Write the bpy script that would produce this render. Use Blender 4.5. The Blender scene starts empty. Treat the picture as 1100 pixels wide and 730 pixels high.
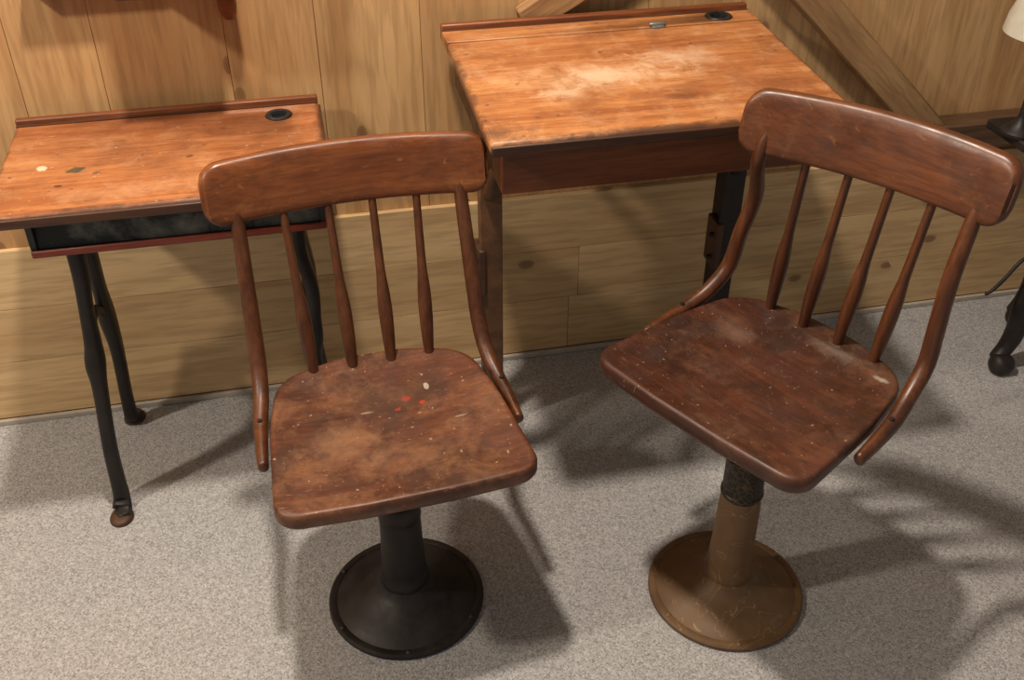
import bpy, bmesh, math, random
from mathutils import Vector, Matrix
random.seed(4)
scene = bpy.context.scene
COL = scene.collection
try:
    scene.view_settings.view_transform = 'Standard'
    scene.view_settings.look = 'None'
except Exception: pass

# ------------------------------------------------------------ node helpers
def newmat(name):
    m = bpy.data.materials.new(name); m.use_nodes = True
    nt = m.node_tree; b = nt.nodes['Principled BSDF']
    return m, nt, b
def N(nt, t, **kw):
    n = nt.nodes.new(t)
    for k, v in kw.items(): setattr(n, k, v)
    return n
def ramp(nt, fac, stops):
    r = N(nt, 'ShaderNodeValToRGB')
    e = r.color_ramp.elements
    while len(e) < len(stops): e.new(0.5)
    for i, (p, c) in enumerate(stops):
        e[i].position = p
        e[i].color = (c, c, c, 1) if isinstance(c, (int, float)) else (*c, 1)
    nt.links.new(fac, r.inputs[0]); return r.outputs[0]
def mix(nt, fac, a, b, mode='MIX'):
    m = N(nt, 'ShaderNodeMix', data_type='RGBA', blend_type=mode)
    for i, v in ((0, fac), (6, a), (7, b)):
        if isinstance(v, bpy.types.NodeSocket): nt.links.new(v, m.inputs[i])
        elif isinstance(v, (int, float)): m.inputs[i].default_value = v
        else: m.inputs[i].default_value = (*v, 1)
    return m.outputs[2]
def math_n(nt, op, a, b=0.0):
    m = N(nt, 'ShaderNodeMath', operation=op)
    for i, v in ((0, a), (1, b)):
        if isinstance(v, bpy.types.NodeSocket): nt.links.new(v, m.inputs[i])
        else: m.inputs[i].default_value = v
    return m.outputs[0]
def coords(nt, scale, rnd=False):
    tc = N(nt, 'ShaderNodeTexCoord'); out = tc.outputs['Object']
    if rnd:
        oi = N(nt, 'ShaderNodeObjectInfo')
        s = math_n(nt, 'MULTIPLY', oi.outputs['Random'], 37.0)
        va = N(nt, 'ShaderNodeVectorMath', operation='ADD')
        nt.links.new(out, va.inputs[0]); nt.links.new(s, va.inputs[1]); out = va.outputs[0]
    mp = N(nt, 'ShaderNodeMapping'); mp.inputs['Scale'].default_value = scale
    nt.links.new(out, mp.inputs[0]); return mp.outputs[0], out
def noise(nt, vec, scale, detail=5, rough=0.55, dist=0.0):
    n = N(nt, 'ShaderNodeTexNoise')
    n.inputs['Scale'].default_value = scale; n.inputs['Detail'].default_value = detail
    n.inputs['Roughness'].default_value = rough; n.inputs['Distortion'].default_value = dist
    nt.links.new(vec, n.inputs['Vector']); return n.outputs['Fac']
def bump(nt, b, h, strength=0.2, dist=0.002):
    bp = N(nt, 'ShaderNodeBump'); bp.inputs['Strength'].default_value = strength
    bp.inputs['Distance'].default_value = dist
    nt.links.new(h, bp.inputs['Height']); nt.links.new(bp.outputs[0], b.inputs['Normal'])

def wood(name, dark, mid, light, axis='X', rough=0.35, knots=0, rnd=False,
         stain=None, stain_amt=(0.55, 0.7), wear=None, wear_amt=(0.6, 0.72), specks=None, fine=1.0, coat=0.0, spots=None, bumpy=0.25):
    m, nt, b = newmat(name)
    sc = {'X': (0.09, 1, 1), 'Y': (1, 0.09, 1), 'Z': (1, 1, 0.09)}[axis]
    v, raw = coords(nt, sc, rnd)
    g = noise(nt, v, 22 * fine, 4, 0.6, 1.2)
    c = ramp(nt, g, [(0.3, dark), (0.5, mid), (0.72, light)])
    f = noise(nt, v, 190 * fine, 2, 0.6, 0.2)
    c = mix(nt, ramp(nt, f, [(0.38, 0.35), (0.55, 0.0)]), c, tuple(x * 0.55 for x in dark))
    if rnd:
        oi = N(nt, 'ShaderNodeObjectInfo')
        c = mix(nt, 0.6, c, ramp(nt, oi.outputs['Random'], [(0, 0.76), (1, 1.0)]), 'MULTIPLY')
    big = noise(nt, raw, 9, 4, 0.6, 0.4)
    if stain:
        c = mix(nt, ramp(nt, big, [(stain_amt[0], 0.0), (stain_amt[1], 0.75)]), c, stain)
    if wear:
        w = noise(nt, raw, 14, 8, 0.75, 0.3)
        c = mix(nt, ramp(nt, w, [(wear_amt[0], 0.0), (wear_amt[1], 0.7)]), c, wear)
        # fine scratches
        wv = N(nt, 'ShaderNodeMapping'); wv.inputs['Scale'].default_value = (8, 60, 8); wv.inputs['Rotation'].default_value = (0, 0, .6)
        nt.links.new(raw, wv.inputs[0])
        sn = noise(nt, wv.outputs[0], 6, 3, .5, 0.2)
        c = mix(nt, ramp(nt, sn, [(0.66, 0.0), (0.72, 0.5)]), c, wear)
    nz = N(nt, 'ShaderNodeTexNoise'); nz.inputs['Scale'].default_value = 45; nz.inputs['Detail'].default_value = 4
    if specks or spots: nt.links.new(raw, nz.inputs['Vector'])
    if specks:
        va = N(nt, 'ShaderNodeVectorMath', operation='MULTIPLY_ADD')
        nt.links.new(nz.outputs['Color'], va.inputs[0]); va.inputs[1].default_value = (.02, .02, .02); nt.links.new(raw, va.inputs[2])
        for (sc_, th, colr) in specks:
            vo = N(nt, 'ShaderNodeTexVoronoi', voronoi_dimensions='2D'); vo.inputs['Scale'].default_value = sc_
            nt.links.new(va.outputs[0], vo.inputs['Vector'])
            near = ramp(nt, vo.outputs['Distance'], [(0.0, 1.0), (th * .5, 1.0), (th + 0.04, 0.0)])
            sep = N(nt, 'ShaderNodeSeparateColor'); nt.links.new(vo.outputs['Color'], sep.inputs[0])
            sel = math_n(nt, 'GREATER_THAN', sep.outputs[0], 0.89)
            c = mix(nt, math_n(nt, 'MULTIPLY', near, math_n(nt, 'MULTIPLY', sel, .65)), c, colr)
    if spots:   # individual stains on the real surface: (x, y, rx, ry, colour, strength, softness)
        sx = N(nt, 'ShaderNodeSeparateXYZ'); nt.links.new(raw, sx.inputs[0])
        nb = noise(nt, raw, 22, 7, 0.75, 0.5)
        for (px, py, rx, ry, colr, st, soft) in spots:
            dx = math_n(nt, 'DIVIDE', math_n(nt, 'SUBTRACT', sx.outputs[0], px), rx)
            dy = math_n(nt, 'DIVIDE', math_n(nt, 'SUBTRACT', sx.outputs[1], py), ry)
            r2 = math_n(nt, 'SQRT', math_n(nt, 'ADD', math_n(nt, 'MULTIPLY', dx, dx), math_n(nt, 'MULTIPLY', dy, dy)))
            r3 = math_n(nt, 'ADD', r2, math_n(nt, 'MULTIPLY', math_n(nt, 'SUBTRACT', nb, 0.5), 3.2))
            r4 = math_n(nt, 'MULTIPLY', r3, 0.5)
            c = mix(nt, ramp(nt, r4, [(max(.45 - soft, 0), st), (.5, 0.0)]), c, colr)
    if knots:
        sk = N(nt, 'ShaderNodeSeparateXYZ'); nt.links.new(raw, sk.inputs[0])
        ck = N(nt, 'ShaderNodeCombineXYZ')
        nt.links.new(math_n(nt, 'MULTIPLY', sk.outputs[0], .6 if axis == 'X' else 1.0), ck.inputs[0])
        nt.links.new(math_n(nt, 'MULTIPLY', sk.outputs[2], .6 if axis == 'Z' else 1.0), ck.inputs[1])
        vo = N(nt, 'ShaderNodeTexVoronoi', voronoi_dimensions='2D'); vo.inputs['Scale'].default_value = 8.0
        nt.links.new(ck.outputs[0], vo.inputs['Vector'])
        sep = N(nt, 'ShaderNodeSeparateColor'); nt.links.new(vo.outputs['Color'], sep.inputs[0])
        sel = math_n(nt, 'GREATER_THAN', sep.outputs[1], knots)
        kd = math_n(nt, 'ADD', vo.outputs['Distance'], math_n(nt, 'MULTIPLY', math_n(nt, 'SUBTRACT', big, .5), .06))
        halo = ramp(nt, kd, [(0.0, 1), (0.09, 0.7), (0.24, 0.0)])
        core = ramp(nt, kd, [(0.0, 1), (0.045, 1), (0.07, 0.0)])
        ringw = ramp(nt, kd, [(0.045, 0.0), (0.07, .8), (.09, 0.0)])
        c = mix(nt, math_n(nt, 'MULTIPLY', halo, math_n(nt, 'MULTIPLY', sel, 0.5)), c, tuple(x * 0.7 for x in dark))
        c = mix(nt, math_n(nt, 'MULTIPLY', ringw, math_n(nt, 'MULTIPLY', sel, 0.7)), c, (0.10, 0.04, 0.018))
        c = mix(nt, math_n(nt, 'MULTIPLY', core, math_n(nt, 'MULTIPLY', sel, 0.75)), c, (0.19, 0.085, 0.035))
    nt.links.new(c, b.inputs['Base Color'])
    rr = noise(nt, raw, 25, 5, 0.6)
    rmp = ramp(nt, rr, [(0.3, max(rough - 0.1, 0.05)), (0.7, rough + 0.18)])
    nt.links.new(rmp, b.inputs['Roughness'])
    b.inputs['Coat Weight'].default_value = coat
    b.inputs['Coat Roughness'].default_value = 0.3
    bump(nt, b, math_n(nt, 'ADD', g, math_n(nt, 'MULTIPLY', f, 0.5)), bumpy, 0.0015)
    return m

def metal(name, a, bcol, rough=0.5, metallic=0.6, scratch=None, sc=30, lo=.35, hi=.68):
    m, nt, b = newmat(name)
    v, raw = coords(nt, (1, 1, 1))
    n = noise(nt, v, sc, 7, 0.65, 0.3)
    c = ramp(nt, n, [(lo, a), (hi, bcol)])
    if scratch:
        w = N(nt, 'ShaderNodeTexNoise'); w.inputs['Scale'].default_value = 16
        w.inputs['Detail'].default_value = 1.5; w.inputs['Distortion'].default_value = 1.5
        nt.links.new(raw, w.inputs['Vector'])
        line = ramp(nt, w.outputs['Fac'], [(0.0, 0.0), (0.580, 0.0), (0.587, 1.0), (0.594, 0.0)])
        c = mix(nt, math_n(nt, 'MULTIPLY', line, 0.8), c, scratch)
    nt.links.new(c, b.inputs['Base Color'])
    b.inputs['Metallic'].default_value = metallic
    nt.links.new(ramp(nt, n, [(0.3, rough - 0.1), (0.7, rough + 0.15)]), b.inputs['Roughness'])
    bump(nt, b, n, 0.3, 0.0015)
    return m

# ------------------------------------------------------------ materials
PINE_H = wood('pine_horizontal', (0.62, 0.38, 0.175), (0.74, 0.50, 0.25), (0.82, 0.58, 0.31), 'X', 0.5, knots=.84, rnd=True, fine=0.45, bumpy=.06)
PINE_V = wood('pine_vertical', (0.49, 0.26, 0.105), (0.60, 0.355, 0.155), (0.69, 0.43, 0.205), 'Z', 0.5, knots=.70, rnd=True, fine=0.45, bumpy=.05)
BACKING = wood('backing_board', (0.30, 0.16, 0.065), (0.36, 0.20, 0.085), (0.42, 0.24, 0.10), 'X', 0.6)
BRACE = wood('brace_wood', (0.27, 0.14, 0.06), (0.36, 0.20, 0.085), (0.44, 0.26, 0.115), 'X', 0.55)
DARKBEAM = wood('dark_beam', (0.08, 0.04, 0.02), (0.12, 0.06, 0.028), (0.16, 0.085, 0.04), 'X', 0.55)
DESK_TOP_A = wood('desk_top_orange', (0.26, 0.078, 0.022), (0.38, 0.13, 0.040), (0.49, 0.20, 0.072), 'X', 0.52,
                  stain=(0.17, 0.052, 0.018), stain_amt=(0.46, 0.72), wear=(0.56, 0.32, 0.16), wear_amt=(0.52, 0.87),
                  specks=[(30, 0.08, (0.08, 0.03, 0.02)), (42, 0.05, (0.62, 0.45, 0.3))], coat=0.06,
                  spots=[(.12, .135, .017, .012, (.03, .05, .03), .85, .1), (.066, .152, .008, .009, (.75, .55, .38), .9, .05), (.155, .12, .010, .006, (.04, .05, .03), .7, .1),
                         (.10, .085, .006, .004, (.05, .02, .015), .8, .1), (.30, .15, .008, .005, (.07, .03, .02), .7, .1),
                         (.28, .30, .25, .05, (.20, .05, .015), .5, .4), (.22, .05, .18, .03, (.58, .30, .14), .5, .4), (.26, .0, .3, .010, (.06, .025, .012), .75, .3),
                         (.0, .17, .010, .2, (.08, .03, .012), .6, .3), (.52, .17, .012, .2, (.08, .03, .012), .6, .3)])
DESK_TOP_B = wood('desk_top_worn', (0.30, 0.095, 0.027), (0.43, 0.165, 0.052), (0.55, 0.25, 0.09), 'X', 0.48,
                  stain=(0.17, 0.05, 0.018), stain_amt=(0.48, 0.74), wear=(0.62, 0.39, 0.21), wear_amt=(0.50, 0.82),
                  specks=[(30, 0.09, (0.07, 0.03, 0.02))], coat=0.08,
                  spots=[(.22, .20, .20, .09, (.66, .40, .21), .5, .42), (.25, .20, .11, .045, (.76, .60, .44), .45, .42), (.38, .25, .10, .05, (.72, .53, .37), .45, .42), (.14, .15, .05, .02, (.70, .51, .35), .45, .4),
                         (.02, .03, .06, .03, (.10, .04, .02), .7, .35), (.34, .10, .05, .015, (.12, .04, .02), .6, .3), (.50, .12, .10, .08, (.20, .06, .02), .7, .42),
                         (.29, .0, .34, .012, (.06, .025, .012), .8, .3), (.0, .2, .012, .22, (.07, .03, .012), .7, .3), (.588, .2, .012, .22, (.07, .03, .012), .6, .3)])
DESK_DARK = wood('desk_dark_wood', (0.045, 0.017, 0.009), (0.08, 0.03, 0.013), (0.12, 0.045, 0.018), 'X', 0.45)
APRON = wood('desk_apron_wood', (0.10, 0.028, 0.009), (0.17, 0.048, 0.014), (0.24, 0.075, 0.022), 'X', 0.4)
RAIL = wood('desk_rail_wood', (0.12, 0.035, 0.012), (0.20, 0.058, 0.018), (0.28, 0.09, 0.03), 'X', 0.4)
SEAT_A = wood('seat_wood_red', (0.062, 0.016, 0.006), (0.115, 0.031, 0.011), (0.185, 0.057, 0.021), 'X', 0.44, fine=.7,
              stain=(0.042, 0.015, 0.008), stain_amt=(0.44, 0.62), wear=(0.33, 0.155, 0.070), wear_amt=(0.47, 0.77),
              specks=[(48, 0.07, (0.5, 0.36, 0.22)), (90, .08, (.4, .27, .16))], coat=0.12,
              spots=[(.037, .078, .009, .007, (.5, .03, .015), .9, .05), (.060, .062, .006, .005, (.5, .03, .015), .8, .05), (.075, .10, .004, .008, (.6, .5, .4), .9, .05),
                     (.02, .055, .004, .003, (.5, .03, .015), .8, .05), (-.03, .06, .012, .003, (.5, .38, .28), .6, .2), (.11, .01, .015, .003, (.45, .32, .22), .5, .2),
                     (.0, .09, .10, .05, (.05, .02, .010), .7, .4), (-.08, .0, .08, .07, (.32, .16, .075), .45, .42), (.02, -.07, .10, .03, (.30, .14, .065), .35, .42)])
SEAT_B = wood('seat_wood_dark', (0.036, 0.010, 0.005), (0.068, 0.019, 0.008), (0.118, 0.034, 0.013), 'X', 0.44, fine=.7,
              stain=(0.028, 0.011, 0.006), stain_amt=(0.46, 0.62), wear=(0.19, 0.082, 0.040), wear_amt=(0.50, 0.8),
              specks=[(75, 0.05, (0.5, 0.42, 0.34)), (130, 0.05, (0.42, 0.35, 0.28))], coat=0.12,
              spots=[(.03, .14, .07, .02, (.35, .28, .22), .3, .42), (-.10, .07, .05, .03, (.3, .2, .14), .25, .42), (.12, .13, .012, .005, (.55, .5, .42), .5, .3)])
BACK_W = wood('backrest_wood', (0.12, 0.031, 0.008), (0.20, 0.056, 0.014), (0.29, 0.092, 0.025), 'X', 0.38,
              stain=(0.07, 0.021, 0.007), stain_amt=(0.52, 0.72), wear=(.34, .14, .05), wear_amt=(.56, .8), coat=0.15)
BACK_W2 = wood('backrest_wood_dark', (0.072, 0.021, 0.007), (0.12, 0.036, 0.011), (0.18, 0.057, 0.018), 'X', 0.38,
              stain=(0.05, 0.016, 0.006), stain_amt=(0.52, 0.72), wear=(.22, .09, .036), wear_amt=(.56, .8), coat=0.15)
SPIN = wood('spindle_wood', (0.052, 0.015, 0.005), (0.095, 0.028, 0.008), (0.155, 0.048, 0.014), 'Z', 0.36, coat=0.15)
IRON = metal('black_iron', (0.012, 0.010, 0.010), (0.032, 0.025, 0.022), 0.5, 0.3)
IRON_RUST = metal('brown_iron', (0.045, 0.021, 0.012), (0.10, 0.045, 0.022), 0.5, 0.2)
LEGWOOD = metal('brown_painted_leg', (0.08, 0.035, 0.015), (0.17, 0.075, 0.03), 0.5, 0.0)
TANIRON = metal('tan_painted_iron', (0.125, 0.066, 0.027), (0.17, 0.095, 0.042), 0.55, 0.05, scratch=(0.42, 0.25, 0.12))
def collar_mat():
    m, nt, b = newmat('cast_collar'); v, raw = coords(nt, (1, 1, 1))
    vo = N(nt, 'ShaderNodeTexVoronoi', feature='DISTANCE_TO_EDGE'); vo.inputs['Scale'].default_value = 95
    nt.links.new(raw, vo.inputs['Vector'])
    nt.links.new(ramp(nt, vo.outputs['Distance'], [(0.03, (0.075, 0.05, 0.028)), (0.09, (0.014, 0.011, 0.009))]), b.inputs['Base Color'])
    b.inputs['Roughness'].default_value = 0.5; b.inputs['Metallic'].default_value = 0.3
    bump(nt, b, vo.outputs['Distance'], -0.4, 0.002); return m
BRONZE = collar_mat()
BLUEBLACK = metal('painted_shelf_metal', (0.016, 0.020, 0.021), (0.045, 0.052, 0.050), 0.5, 0.1, sc=12)
PANEL = metal('worn_painted_panel', (0.020, 0.025, 0.025), (0.22, 0.23, 0.21), 0.5, 0.1, sc=9, lo=.50, hi=.66)
REDEDGE = wood('red_shelf_edge', (0.12, 0.018, 0.010), (0.20, 0.03, 0.016), (0.26, 0.045, 0.02), 'X', 0.4)
GLASS = metal('inkwell_glass', (0.01, 0.01, 0.012), (0.03, 0.035, 0.04), 0.2, 0.0)
STEEL = metal('worn_steel', (0.15, 0.17, 0.16), (0.32, 0.33, 0.3), 0.4, 0.6)
PALE = metal('pale_trim', (0.42, 0.36, 0.29), (0.52, 0.46, 0.38), 0.7, 0.0)

def carpet():
    m, nt, b = newmat('speckled_carpet')
    v, raw = coords(nt, (1, 1, 1))
    vo = N(nt, 'ShaderNodeTexVoronoi'); vo.inputs['Scale'].default_value = 380
    nt.links.new(raw, vo.inputs['Vector'])
    sep = N(nt, 'ShaderNodeSeparateColor'); nt.links.new(vo.outputs['Color'], sep.inputs[0])
    c = ramp(nt, sep.outputs[0], [(0.0, (0.27, 0.258, 0.252)), (0.25, (0.39, 0.38, 0.372)), (0.7, (0.48, 0.468, 0.46)), (1.0, (0.60, 0.588, 0.58))])
    n = noise(nt, raw, 80, 4, 0.7)
    c = mix(nt, 0.5, c, ramp(nt, n, [(0.3, 0.78), (0.7, 1.0)]), 'MULTIPLY')
    n2 = noise(nt, raw, 3, 3, 0.6)
    c = mix(nt, 0.5, c, ramp(nt, n2, [(0.3, 0.88), (0.7, 1.0)]), 'MULTIPLY')
    nt.links.new(c, b.inputs['Base Color']); b.inputs['Roughness'].default_value = 0.95
    b.inputs['Specular IOR Level'].default_value = 0.1
    h = math_n(nt, 'ADD', math_n(nt, 'MULTIPLY', vo.outputs['Distance'], -1.0), n)
    bump(nt, b, h, 0.4, 0.003)
    return m
CARPET = carpet()
def shade_mat():
    m, nt, b = newmat('lamp_shade_glass')
    v, raw = coords(nt, (1, 1, 1)); n = noise(nt, v, 20)
    nt.links.new(ramp(nt, n, [(0.3, (0.50, 0.47, 0.38)), (0.7, (0.62, 0.59, 0.49))]), b.inputs['Base Color'])
    b.inputs['Roughness'].default_value = 0.3
    return m
SHADE = shade_mat()

# ------------------------------------------------------------ mesh helpers
def empty(name, loc, rotz=0):
    e = bpy.data.objects.new(name, None); COL.objects.link(e)
    e.location = loc; e.rotation_euler = (0, 0, math.radians(rotz)); e.empty_display_size = 0.1
    return e
def finish(name, bm, mat, parent=None, smooth=True, bevel=0, seg=2, angle=35):
    bmesh.ops.recalc_face_normals(bm, faces=bm.faces)
    me = bpy.data.meshes.new(name); bm.to_mesh(me); bm.free()
    o = bpy.data.objects.new(name, me); COL.objects.link(o)
    me.materials.append(mat)
    if smooth:
        for p in me.polygons: p.use_smooth = True
        try: me.set_sharp_from_angle(angle=math.radians(angle))
        except Exception: pass
    if bevel:
        md = o.modifiers.new('bevel', 'BEVEL'); md.width = bevel; md.segments = seg
        md.limit_method = 'ANGLE'; md.angle_limit = math.radians(35)
    if parent: o.parent = parent
    return o
def hexa(name, p, mat, parent=None, bevel=0.002):
    bm = bmesh.new(); v = [bm.verts.new(q) for q in p]
    for f in ((0, 3, 2, 1), (4, 5, 6, 7), (0, 1, 5, 4), (1, 2, 6, 5), (2, 3, 7, 6), (3, 0, 4, 7)):
        bm.faces.new([v[i] for i in f])
    return finish(name, bm, mat, parent, True, bevel)
def box(name, x0, x1, y0, y1, z0, z1, mat, parent=None, bevel=0.002):
    return hexa(name, [(x0, y0, z0), (x1, y0, z0), (x1, y1, z0), (x0, y1, z0),
                       (x0, y0, z1), (x1, y0, z1), (x1, y1, z1), (x0, y1, z1)], mat, parent, bevel)
def catmull(P, n=8):
    out = []
    Q = [P[0]] + list(P) + [P[-1]]
    for i in range(1, len(Q) - 2):
        a, b, c, d = [Vector(q) for q in Q[i - 1:i + 3]]
        for k in range(n):
            t = k / n
            out.append(0.5 * ((2 * b) + (c - a) * t + (2 * a - 5 * b + 4 * c - d) * t * t + (3 * b - a - 3 * c + d) * t ** 3))
    out.append(Vector(P[-1])); return out
def sweep(name, pts, mat, parent=None, up=(0, 0, 1), seg=14, n=8, power=2.0):
    full = catmull([Vector(p[:3]) for p in pts], n)
    rr = catmull([Vector((p[3], p[4] if len(p) > 4 else p[3], 0)) for p in pts], n)
    bm = bmesh.new(); rings = []
    ref = Vector(up)
    for i, c in enumerate(full):
        t = (full[min(i + 1, len(full) - 1)] - full[max(i - 1, 0)]).normalized()
        a = ref - t * ref.dot(t)
        if a.length < 1e-4: a = Vector((1, 0, 0)) - t * t.x
        a.normalize(); b = t.cross(a)
        ring = []
        for k in range(seg):
            th = 2 * math.pi * k / seg
            cx, sx = math.cos(th), math.sin(th)
            cx = math.copysign(abs(cx) ** (2 / power), cx); sx = math.copysign(abs(sx) ** (2 / power), sx)
            ring.append(bm.verts.new(c + a * cx * rr[i].x + b * sx * rr[i].y))
        rings.append(ring)
    for i in range(len(rings) - 1):
        for k in range(seg):
            bm.faces.new((rings[i][k], rings[i][(k + 1) % seg], rings[i + 1][(k + 1) % seg], rings[i + 1][k]))
    for e in (0, -1):
        t = (full[e] - full[e + (1 if e == 0 else -1)]).normalized()
        r = min(rr[e].x, rr[e].y)
        prev = rings[e]
        for fr, off in ((0.75, 0.5), (0.35, 0.75)):
            ring = [bm.verts.new(full[e] + (v.co - full[e]) * fr + t * r * off * 0.6) for v in rings[e]]
            for k in range(seg):
                bm.faces.new((prev[k], prev[(k + 1) % seg], ring[(k + 1) % seg], ring[k]))
            prev = ring
        bm.faces.new(prev)
    return finish(name, bm, mat, parent, True, 0, angle=60)
def lathe(name, prof, mat, parent=None, center=(0, 0, 0), seg=64, angle=40, sy=1.0):
    bm = bmesh.new(); rings = []
    for (r, z) in prof:
        if r < 1e-5: rings.append([bm.verts.new((center[0], center[1], center[2] + z))])
        else: rings.append([bm.verts.new((center[0] + r * math.cos(2 * math.pi * k / seg), center[1] + sy * r * math.sin(2 * math.pi * k / seg), center[2] + z)) for k in range(seg)])
    for a, b in zip(rings[:-1], rings[1:]):
        for k in range(seg):
            q = [a[k % len(a)], a[(k + 1) % len(a)], b[(k + 1) % len(b)], b[k % len(b)]]
            u = []
            for x in q:
                if x not in u: u.append(x)
            if len(u) > 2: bm.faces.new(u)
    return finish(name, bm, mat, parent, True, 0, angle=angle)
def apply_cut(o, cutters):
    for c in cutters:
        md = o.modifiers.new('cut', 'BOOLEAN'); md.object = c; md.operation = 'DIFFERENCE'; md.solver = 'EXACT'
    dg = bpy.context.evaluated_depsgraph_get(); dg.update()
    me = bpy.data.meshes.new_from_object(o.evaluated_get(dg))
    o.modifiers.clear(); o.data = me
    for c in cutters: bpy.data.objects.remove(c, do_unlink=True)

# ------------------------------------------------------------ chair
def rounded_outline(corners, n=9):
    pts = []
    L = len(corners)
    for i in range(L):
        p = Vector(corners[i][:2]); r = corners[i][2]
        a = Vector(corners[i - 1][:2]); b = Vector(corners[(i + 1) % L][:2])
        da = (a - p).normalized(); db = (b - p).normalized()
        ang = da.angle(db); d = r / math.tan(ang / 2)
        p0 = p + da * d; p1 = p + db * d
        cen = p + (da + db).normalized() * (r / math.sin(ang / 2))
        a0 = math.atan2(*(p0 - cen).yx); a1 = math.atan2(*(p1 - cen).yx)
        while a1 < a0 - 1e-6: a1 += 2 * math.pi
        if a1 - a0 > math.pi: a1 -= 2 * math.pi
        for k in range(n):
            t = a0 + (a1 - a0) * k / (n - 1)
            pts.append(cen + Vector((math.cos(t), math.sin(t))) * r)
    out = []
    for i, p in enumerate(pts):
        q = pts[(i + 1) % len(pts)]; out.append(p)
        m = int((q - p).length / 0.02)
        for k in range(1, m + 1): out.append(p + (q - p) * k / (m + 1))
    return out
def make_chair(name, loc, rotz, seat_z, off, seat_mat, back_mat, base_mat, neck_mat, collar,
               ss=1.0, front=0.0, bw=0.222, by=0.225, bdx=0.0, bh=0.298, brot=0.0):
    R = empty(name, loc, rotz)
    ox, oy = off
    oc = rounded_outline([(-0.190, -0.165 - front, 0.034), (-0.06, -0.172 - front, 0.3), (0.06, -0.172 - front, 0.3), (0.190, -0.165 - front, 0.034), (0.176, 0.02, 0.5), (0.155, 0.135, 0.075), (0.05, 0.165, 0.15), (-0.05, 0.165, 0.15), (-0.155, 0.135, 0.075), (-0.176, 0.02, 0.5)], 7)
    bm = bmesh.new(); T = 0.030; rings = []
    spec = []
    for s in (0.12, 0.25, 0.4, 0.55, 0.7, 0.82, 0.9, 0.95): spec.append((s, -0.011 * (1 - s ** 3)))
    spec += [(0.975, -0.0010), (0.99, -0.003), (1.0, -0.008), (1.0, -T + 0.008), (0.985, -T + 0.002), (0.96, -T), (0.5, -T)]
    for s, z in spec:
        rings.append([bm.verts.new((ox + p.x * s * ss, oy + p.y * s * ss, seat_z + z)) for p in oc])
    n = len(oc)
    for a, b in zip(rings[:-1], rings[1:]):
        for k in range(n): bm.faces.new((a[k], a[(k + 1) % n], b[(k + 1) % n], b[k]))
    bm.faces.new(rings[0]); bm.faces.new(rings[-1])
    finish('seat', bm, seat_mat, R, True, 0, angle=50)
    hh0, th = 0.047, 0.0115
    bz = seat_z + bh
    tilt = 0.20
    br = math.tan(math.radians(brot))
    def bow(x): return by - 0.030 * (x / bw) ** 2 + 0.010 + br * x
    bm = bmesh.new(); rings = []; M = 44; S = 28
    xs = [-bw * math.cos(math.pi * i / M) for i in range(M + 1)]
    for x in xs:
        dx = max(abs(x) - (bw - 0.03), 0); r = 0.03
        hh = hh0 - r + math.sqrt(max(r * r - dx * dx, 0))
        hh = max(hh, 0.019)
        ttop = hh + 0.004 * (1 - (x / bw) ** 2)
        tk = th * (1 if abs(x) < bw - 0.004 else 0.45)
        slope = -0.060 * x / bw ** 2 + br
        nrm = Vector((-slope, 1, 0)).normalized()
        ring = []
        for k in range(S):
            a = 2 * math.pi * k / S; ca, sa = math.cos(a), math.sin(a)
            cz = math.copysign(abs(ca) ** 0.35, ca) * (ttop if ca > 0 else hh)
            cy = math.copysign(abs(sa) ** 0.6, sa) * tk
            p = Vector((x, bow(x), 0)) + nrm * cy
            ring.append(bm.verts.new((ox + bdx + p.x, oy + p.y + cz * tilt, bz + cz)))
        rings.append(ring)
    for a, b in zip(rings[:-1], rings[1:]):
        for k in range(S): bm.faces.new((a[k], a[(k + 1) % S], b[(k + 1) % S], b[k]))
    bm.faces.new(rings[0]); bm.faces.new(rings[-1])
    finish('backrest', bm, back_mat, R, True, 0, angle=55)
    zb = bz - hh0 + 0.012
    for i, x in enumerate((-0.102, -0.034, 0.034, 0.102)):
        xb = x * 0.92 * ss
        xt = x * 1.04 * bw / .222
        A = Vector((ox + xb, oy + 0.140 * ss, seat_z - 0.012)); B = Vector((ox + bdx + xt, oy + bow(xt) - (hh0 - 0.012) * tilt, zb))
        prof = [(0, .0085), (.05, .0085), (.10, .0095), (.2, .0110), (.32, .0116), (.42, .0105), (.5, .0085), (.56, .0075), (.75, .0068), (1, .0062)]
        sweep('spindle_%d' % (i + 1), [(*(A.lerp(B, t)), r, r) for t, r in prof], SPIN, R, up=(1, 0, 0), n=4)
    for sgn, nm in ((-1, 'side_post_1'), (1, 'side_post_2')):
        xt = sgn * bw * .79
        yt = oy + bow(xt); xt = ox + bdx + xt
        f = lambda a: ox + sgn * a * ss
        def bl(a, w): return f(a) * (1 - w) + (xt) * w
        h = bh / .298
        P = [(f(.193), oy - .040, seat_z - .026, .0085, .011),
             (f(.191), oy + .00, seat_z - .020, .010, .013),
             (f(.187), oy + .05, seat_z - .012, .0115, .0135),
             (f(.180), oy + .095, seat_z + .008, .0125, .0135),
             (bl(.177, .1), oy + .130, seat_z + .045, .0130, .0130),
             (bl(.176, .3), oy + .155 + (by - .225) * .3, seat_z + .105 * h, .0125, .0125),
             (bl(.176, .6), oy + .180 + (by - .225) * .6, seat_z + .175 * h, .0120, .0120),
             (bl(.176, .9), yt - .014, seat_z + .245 * h, .0110, .0110),
             (xt, yt + .002, seat_z + .300 * h, .0095, .0095)]
        sweep(nm, P, SPIN, R, up=(1, 0, 0), n=7)
        lathe('post_screw_%s' % nm[-1], [(0, .002), (.003, .0015), (.004, 0), (.004, -.004), (0, -.004)], IRON, R,
              (f(.188), oy + .04, seat_z - .000), 16)
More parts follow.
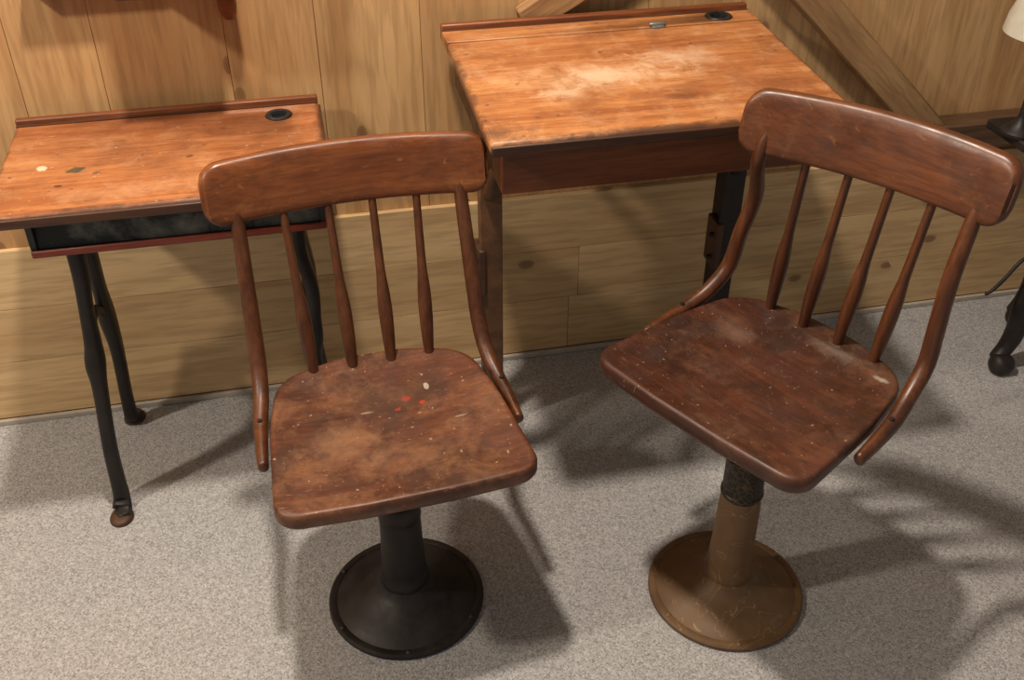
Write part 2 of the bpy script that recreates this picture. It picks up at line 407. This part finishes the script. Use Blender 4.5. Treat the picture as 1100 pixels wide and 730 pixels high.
    top = seat_z - 0.030
    prof = [(0, 0), (.131, 0), (.1335, .003), (.1335, .008), (.130, .0115), (.122, .012), (.1195, .0105), (.117, .012),
            (.108, .0165), (.090, .023), (.070, .031), (.054, .041), (.045, .049), (.0415, .054), (.0425, .058), (.0400, .064),
            (.0375, .085), (.0350, .140), (.0335, .195), (.0335, .200)]
    if collar:
        prof = prof[:-2] + [(.0338, .205), (.032, .235)]
        lathe('pedestal_base', prof + [(.030, .2355), (0, .2355)], base_mat, R)
        lathe('pedestal_collar', [(0, .2345), (.033, .2347), (.0345, .238), (.0345, .242), (.0325, .244), (.0325, .305), (.0345, .308), (.0345, .316), (0, .3165)], BRONZE, R)
        sh0 = .315
    else:
        lathe('pedestal_base', prof + [(.035, .203), (.035, .232), (.032, .236), (0, .236)], base_mat, R)
        sh0 = .234
    lathe('screw_shaft', [(0, sh0), (.024, sh0)] + [(.024 + .0015 * (i % 2), sh0 + (top - .02 - sh0) * i / 10) for i in range(11)] + [(0.045, top - .014), (.055, top - .004), (.055, top), (0, top)], neck_mat, R)
    for k in range(4):
        a = math.pi / 4 + k * math.pi / 2
        sweep('seat_bracket_%d' % (k + 1), [(.03 * math.cos(a), .03 * math.sin(a), top - .016, .006, .011),
              (ox + .07 * math.cos(a), oy * .6 + .07 * math.sin(a), top - .010, .005, .010), (ox + .12 * math.cos(a), oy + .12 * math.sin(a), top - .004, .004, .010)], IRON, R, n=4)
    for k in range(6):
        a = k * math.pi / 3 + 0.35
        lathe('base_bolt_%d' % (k + 1), [(0, .003), (.003, .0025), (.005, .0008), (.005, -.002), (0, -.002)], base_mat, R,
              (.125 * math.cos(a), .125 * math.sin(a), .0115), 12)
    return R

make_chair('swivel_school_chair', (-0.183, 1.192, 0), 16.5, 0.385, (0.002, 0.036), SEAT_A, BACK_W, IRON, IRON_RUST, False, ss=1.03, front=.012, by=.232)
make_chair('swivel_school_chair.001', (0.3725, 1.209, 0), -49.0, 0.472, (-0.013, 0.018), SEAT_B, BACK_W2, TANIRON, TANIRON, True,
           ss=1.035, bw=.197, by=.158, bdx=.020, bh=.311, brot=8.5)

# ------------------------------------------------------------ desks
WA = 12.3
def inkwell(R, x, y, z, r):
    lathe('inkwell_ring', [(r - .004, -.004), (r - .004, .002), (r - .001, .0032), (r + .003, .0028), (r + .005, .0003), (r + .005, -.002), (r - .004, -.004)], IRON, R, (x, y, z), 40)
    lathe('inkwell_cup', [(0, -.016), (r * .8, -.016), (r - .003, -.010), (r - .003, 0.0), (r - .006, 0.0), (r - .007, -.012), (0, -.013)], GLASS, R, (x, y, z), 40)

D1 = empty('school_desk', (-0.032, 1.390, 0), WA)
W, D = 0.588, 0.462
zf, zb, T = 0.761, 0.781, 0.020
yl = 0.385
hexa('desk_lid', [(0, 0, zf - T), (W, 0, zf - T), (W, yl, zb - T), (0, yl, zb - T), (0, 0, zf), (W, 0, zf), (W, yl, zb), (0, yl, zb)], DESK_TOP_B, D1, 0.006)
hexa('lid_edge_band', [(0.002, -0.004, zf - T - .001), (W - .002, -0.004, zf - T - .001), (W - .002, .004, zf - T - .001), (.002, .004, zf - T - .001), (0.002, -0.004, zf - .005), (W - .002, -0.004, zf - .005), (W - .002, .004, zf - .005), (.002, .004, zf - .005)], DESK_DARK, D1, 0.002)
strip = box('desk_back_strip', 0, W, yl + .0015, D, zb - T, zb + .0005, DESK_TOP_B, D1, 0.002)
cx1, cy1 = W - .070, D - .046
cut = lathe('c', [(0, -.05), (.024, -.05), (.024, .05), (0, .05)], IRON, D1, (cx1, cy1, zb), 40)
apply_cut(strip, [cut]); inkwell(D1, cx1, cy1, zb + .0005, .021)
box('desk_back_rail', 0, W, D - .014, D + .002, zb - T, zb + .010, RAIL, D1, 0.003)
box('rail_shadow_strip', .0, W, D - .022, D - .014, zb - .0003, zb + .0009, DESK_DARK, D1, 0.0)  # thin dark strip standing in for the back rail's shadow
box('lid_hinge', W * .64, W * .64 + .024, yl - .008, yl + .018, zb - .001, zb + .003, STEEL, D1, 0.001)
sweep('hinge_pin', [(W * .64 - .002, yl + .004, zb + .004, .0035), (W * .64 + .026, yl + .004, zb + .004, .0035)], STEEL, D1, n=2)
bx0, bx1, by0, by1, bz0 = .022, W - .022, .022, D - .012, .664
box('desk_apron', bx0, bx1, by0, by0 + .016, bz0, zf - T, APRON, D1, .002)
for nm, xx in (('desk_side_1', bx0), ('desk_side_2', bx1 - .016)):
    hexa(nm, [(xx, by0 + .016, bz0), (xx + .016, by0 + .016, bz0), (xx + .016, by1, bz0 + .01), (xx, by1, bz0 + .01),
              (xx, by0 + .016, zf - T), (xx + .016, by0 + .016, zf - T), (xx + .016, by1, zb - T), (xx, by1, zb - T)], DESK_DARK, D1, .0015)
box('desk_back_panel', bx0 + .016, bx1 - .016, by1 - .014, by1, bz0 + .01, zb - T, DESK_DARK, D1, .001)
box('desk_bottom', bx0 + .016, bx1 - .016, by0 + .016, by1 - .014, bz0 + .010, bz0 + .020, DESK_DARK, D1, 0)
for i, xx in enumerate((.050, W - .066)):
    m = LEGWOOD if i == 0 else IRON
    yc = .285
    box('leg_column_%d' % (i + 1), xx - .015, xx + .015, yc - .022, yc + .030, .05, .665, m, D1, .004)
    box('leg_flange_%d' % (i + 1), xx - .021, xx + .021, yc - .028, yc - .020, .06, .62, m, D1, .002)
    sweep('leg_top_bracket_%d' % (i + 1), [(xx, .07, .655, .008, .012), (xx, .13, .650, .010, .012), (xx, .20, .615, .014, .012), (xx, .262, .54, .014, .012)], m, D1, up=(1, 0, 0))
    sweep('leg_rear_bracket_%d' % (i + 1), [(xx, .425, .660, .008, .012), (xx, .38, .640, .012, .012), (xx, .31, .57, .014, .012)], m, D1, up=(1, 0, 0))
    sweep('leg_foot_%d' % (i + 1), [(xx, yc - .15, .010, .009, .018), (xx, yc - .11, .018, .012, .014), (xx, yc - .05, .05, .016, .013), (xx, yc, .075, .02, .013),
                                    (xx, yc + .05, .05, .016, .013), (xx, yc + .10, .018, .012, .014), (xx, yc + .13, .010, .009, .018)], m, D1, up=(0, 0, 1))
    box('leg_clamp_%d' % (i + 1), xx - .026, xx - .012, yc - .034, yc + .02, .33, .43, IRON_RUST, D1, .003)
    for k in range(2):
        sweep('clamp_bolt_%d_%d' % (i, k), [(xx - .032, yc - .015, .35 + .05 * k, .005), (xx - .02, yc - .015, .35 + .05 * k, .005)], IRON, D1, up=(0, 1, 0), n=2)

D2 = empty('school_desk.001', (-0.797, 1.354, 0), WA)
W, D = 0.522, 0.335
zf, zb, T = 0.655, 0.666, 0.018
top = hexa('desk_top', [(0, 0, zf - T), (W, 0, zf - T), (W, D, zb - T), (0, D, zb - T), (0, 0, zf), (W, 0, zf), (W, D, zb), (0, D, zb)], DESK_TOP_A, D2, 0.006)
cx1, cy1 = W - .072, D - .055
cut = lathe('c', [(0, -.05), (.021, -.05), (.021, .05), (0, .05)], IRON, D2, (cx1, cy1, zb), 40)
apply_cut(top, [cut]); inkwell(D2, cx1, cy1, zb - .0015, .019)
box('desk_back_rail', 0, W, D - .010, D + .004, zb - T, zb + .010, RAIL, D2, .003)
box('desk_rail_dark_strip', 0.002, W - .002, D - .018, D - .010, zb - .001, zb + .0015, DESK_DARK, D2, 0.0)  # thin dark strip along the front of the back rail
box('desk_end_batten_1', W - .003, W + .004, .004, D, zf - T, zf + .001, DESK_DARK, D2, .001)
hexa('desk_front_band', [(0, -.005, zf - T - .002), (W, -.005, zf - T - .002), (W, .003, zf - T - .002), (0, .003, zf - T - .002), (0, -.005, zf - .004), (W, -.005, zf - .004), (W, .003, zf - .004), (0, .003, zf - .004)], DESK_DARK, D2, .002)
sx0, sx1, sy0, sy1, sz0 = .050, W - .014, .020, D - .03, .572
box('shelf_bottom', sx0, sx1, sy0, sy1, sz0, sz0 + .010, BLUEBLACK, D2, .001)
box('shelf_front_edge', sx0, sx1, sy0 - .006, sy0, sz0 - .001, sz0 + .012, REDEDGE, D2, .003)
for i, xx in enumerate((sx0, sx1 - .010)):
    box('shelf_side_%d' % (i + 1), xx, xx + .010, sy0, sy1, sz0 + .010, zf - T, BLUEBLACK, D2, .001)
hexa('shelf_front_panel', [(sx0 + .01, sy0 + .004, sz0 + .010), (sx1 - .01, sy0 + .004, sz0 + .010), (sx1 - .01, sy0 + .014, sz0 + .010), (sx0 + .01, sy0 + .014, sz0 + .010),
      (sx0 + .01, sy0 + .020, zf - T), (sx1 - .01, sy0 + .020, zf - T), (sx1 - .01, sy0 + .030, zf - T), (sx0 + .01, sy0 + .030, zf - T)], PANEL, D2, .001)
box('shelf_back', sx0 + .01, sx1 - .01, sy1 - .008, sy1, sz0 + .01, zf - T, BLUEBLACK, D2, .001)
for i, (xt, xf) in enumerate(((.098, .064), (W - .062, W - .058))):
    xm = (xt + xf) / 2
    sweep('front_leg_%d' % (i + 1), [(xt, .09, .575, .028, .014), (xt - .002, .088, .50, .023, .013), (xm + .008, .084, .42, .019, .012), (xm + .004, .082, .36, .021, .014), (xm, .078, .32, .024, .017),
          (xm - .003, .072, .27, .019, .013), (xf + .003, .064, .14, .018, .0125), (xf, .060, .055, .018, .013), (xf, .053, .020, .016, .015), (xf, .035, .009, .008, .018), (xf - .001, .012, .0065, .006, .019)], IRON, D2, up=(0, 1, 0.2), power=3.0, seg=18)
    sweep('rear_leg_%d' % (i + 1), [(xt, .15, .575, .028, .014), (xt - .002, .18, .50, .023, .013), (xm + .006, .222, .38, .019, .012), (xm, .247, .31, .024, .015),
          (xm - .003, .268, .22, .019, .0125), (xf + .003, .288, .09, .018, .012), (xf, .294, .035, .017, .013), (xf, .306, .010, .009, .017), (xf, .322, .0065, .006, .018)], IRON, D2, up=(0, 1, 0.2), power=3.0, seg=18)
    sweep('leg_tie_%d' % (i + 1), [(xm, .078, .335, .011, .008), (xm, .16, .372, .010, .008), (xm, .25, .305, .011, .008)], IRON, D2)
    box('leg_mount_%d' % (i + 1), xt - .018, xt + .018, .05, .25, .564, .573, IRON, D2, .002)
    for k, yy in enumerate((.016, .318)):
        lathe('foot_pad_%d_%d' % (i, k), [(0, .0105), (.014, .010), (.020, .007), (.022, .003), (.022, 0), (0, 0)], IRON_RUST, D2, (xf, yy, 0), 28, sy=1.2)
        lathe('foot_screw_%d_%d' % (i, k), [(0, .0135), (.004, .0125), (.006, .010), (.006, .008), (0, .008)], IRON, D2, (xf, yy - .004, 0), 14)

# ------------------------------------------------------------ room
FL2 = bmesh.new(); vs = [FL2.verts.new(p) for p in ((-3, -2, 0), (3.4, -2, 0), (3.4, 2.9, 0), (-3, 2.9, 0), (-3, -2, -.05), (3.4, -2, -.05), (3.4, 2.9, -.05), (-3, 2.9, -.05))]
for f in ((0, 1, 2, 3), (7, 6, 5, 4), (0, 4, 5, 1), (1, 5, 6, 2), (2, 6, 7, 3), (3, 7, 4, 0)): FL2.faces.new([vs[i] for i in f])
finish('floor', FL2, CARPET, None, False)

WB = empty('wall_back', (0, 1.894, 0), WA)
zs = [0.012, 0.150, 0.275, 0.405]
for r in range(3):
    i = 0
    cuts = {0: [-2.4, 0.13, 2.6], 1: [-2.4, .15, 1.3, 2.6], 2: [-2.4, -.1, 2.6]}[r]
    for a, b in zip(cuts[:-1], cuts[1:]):
        box('pine_plank_%d_%d' % (r, i), a + .0004, b - .0004, 0, .02, zs[r] + .0004, zs[r + 1] - .0004, PINE_H, WB, .0008); i += 1
x = -2.4; i = 0
while x < 2.6:
    w = random.choice((.16, .19, .22, .14))
    box('pine_board_%d' % i, x + .0003, x + w - .0003, .012, .03, .405, 2.5, PINE_V, WB, .0006); x += w; i += 1
box('wall_backing', -2.4, 2.6, .0305, .08, 0, 2.5, BACKING, WB, 0)
BT = empty('baseboard_back', (0, 1.894, 0), WA)
box('floor_trim_strip', -2.4, 2.6, -.010, -.0005, 0, .012, PALE, BT, .002)

def brace(name, s0, z0, s1, z1, wdt, dep, mat):
    R = empty(name, (0, 1.894, 0), WA)
    d = Vector((s1 - s0, 0, z1 - z0)); L = d.length; a = math.atan2(d.z, d.x)
    o = box('timber', 0, L, -dep, 0, -wdt / 2, wdt / 2, mat, R, .004)
    o.location = (s0, .011, z0); o.rotation_euler = (0, -a, 0)
brace('diagonal_timber_brace', .20, 1.16, .93, .47, .066, .05, BRACE)
brace('diagonal_timber_brace.001', .02, .775, .55, 1.08, .055, .03, BRACE)
SB = empty('trim_1', (0, 1.894, 0), WA)
box('sill_beam', .86, 2.6, -.05, .0115, .44, .50, DARKBEAM, SB, .004)

CB = empty('wall_cabinet', (0, 1.894, 0), WA)
box('cabinet_body', -.66, -.53, -.13, .011, .912, 1.25, APRON, CB, .004)
box('cabinet_bottom_moulding', -.67, -.52, -.135, .011, .897, .914, DARKBEAM, CB, .004)
box('cabinet_shelf', -.83, -.66, -.03, .011, .885, .903, DARKBEAM, CB, .003)
sweep('cabinet_corbel', [(-.505, .0, .83, .012, .016), (-.505, -.025, .85, .016, .016), (-.505, -.045, .885, .016, .016), (-.505, -.05, .96, .018, .016)], RAIL, CB, power=3, up=(1, 0, 0))

TB = empty('cast_iron_side_table', (1.02, 1.79, 0), WA)
box('table_top', .02, .48, .09, .22, .515, .535, IRON, TB, .004)
for i, (xx, yy, sx) in enumerate(((.11, .05, -1), (.43, .05, 1), (.26, .21, -1), (.43, .21, 1))):
    sweep('table_leg_%d' % (i + 1), [(xx, yy + (.05 if yy < .1 else 0), .515, .014, .014), (xx - sx * .02, yy, .42, .012, .012), (xx - sx * .01, yy, .30, .011, .011), (xx + sx * .01, yy, .18, .014, .014),
          (xx + sx * .0, yy, .10, .022, .020), (xx + sx * .01, yy, .055, .020, .018), (xx + sx * .03, yy - .005, .03, .018, .016)], IRON, TB, up=(0, 1, 0))
    sweep('caster_wheel_%d' % (i + 1), [(xx + sx * .025 - .014, yy - .02, .024, .024), (xx + sx * .025 + .014, yy - .02, .024, .024)], IRON, TB, up=(0, 0, 1), n=3, seg=24)
sweep('table_scroll', [(.095, .05, .30, .004), (.06, .045, .285, .004), (.03, .04, .25, .004), (.01, .04, .225, .004), (-.005, .04, .215, .0035)], IRON, TB)
LP = empty('table_lamp', (1.028, 1.935, 0.535), WA)
lathe('lamp_base', [(0, 0), (.036, 0), (.036, .006), (.030, .012), (.016, .022), (.010, .04), (.008, .12), (.012, .14), (.008, .16), (.006, .235), (0, .235)], IRON, LP)
lathe('lamp_shade', [(.084, .205), (.080, .235), (.064, .285), (.03, .325), (.018, .33), (.018, .34), (.015, .34), (.016, .327), (.028, .321), (.061, .282), (.077, .233), (.081, .205), (.084, .205)], SHADE, LP)
lathe('lamp_socket', [(0, .225), (.012, .225), (.012, .30), (.017, .33), (0, .331)], IRON, LP)

# ------------------------------------------------------------ lights
def point(name, loc, e, col, r=0.05):
    l = bpy.data.lights.new(name, 'POINT'); l.energy = e; l.color = col; l.shadow_soft_size = r
    o = bpy.data.objects.new(name, l); COL.objects.link(o); o.location = loc; return o
point('ceiling_lamp_main', (-0.30, 1.22, 2.30), 142, (1.0, 0.88, 0.745), 0.06)
point('ceiling_lamp_side', (-1.6, 0.65, 1.95), 84, (1.0, 0.87, 0.72), 0.07)
w = bpy.data.worlds.new('world'); scene.world = w; w.use_nodes = True
w.node_tree.nodes['Background'].inputs[0].default_value = (1.0, 0.89, 0.78, 1)
w.node_tree.nodes['Background'].inputs[1].default_value = 0.21

# ------------------------------------------------------------ camera
cam = bpy.data.cameras.new('camera'); co = bpy.data.objects.new('camera', cam); COL.objects.link(co)
co.location = (0, 0, 1.40); co.rotation_euler = (math.radians(54.5), 0, 0)
cam.lens = 36.0; cam.sensor_width = 36.0; cam.clip_start = 0.02
scene.camera = co
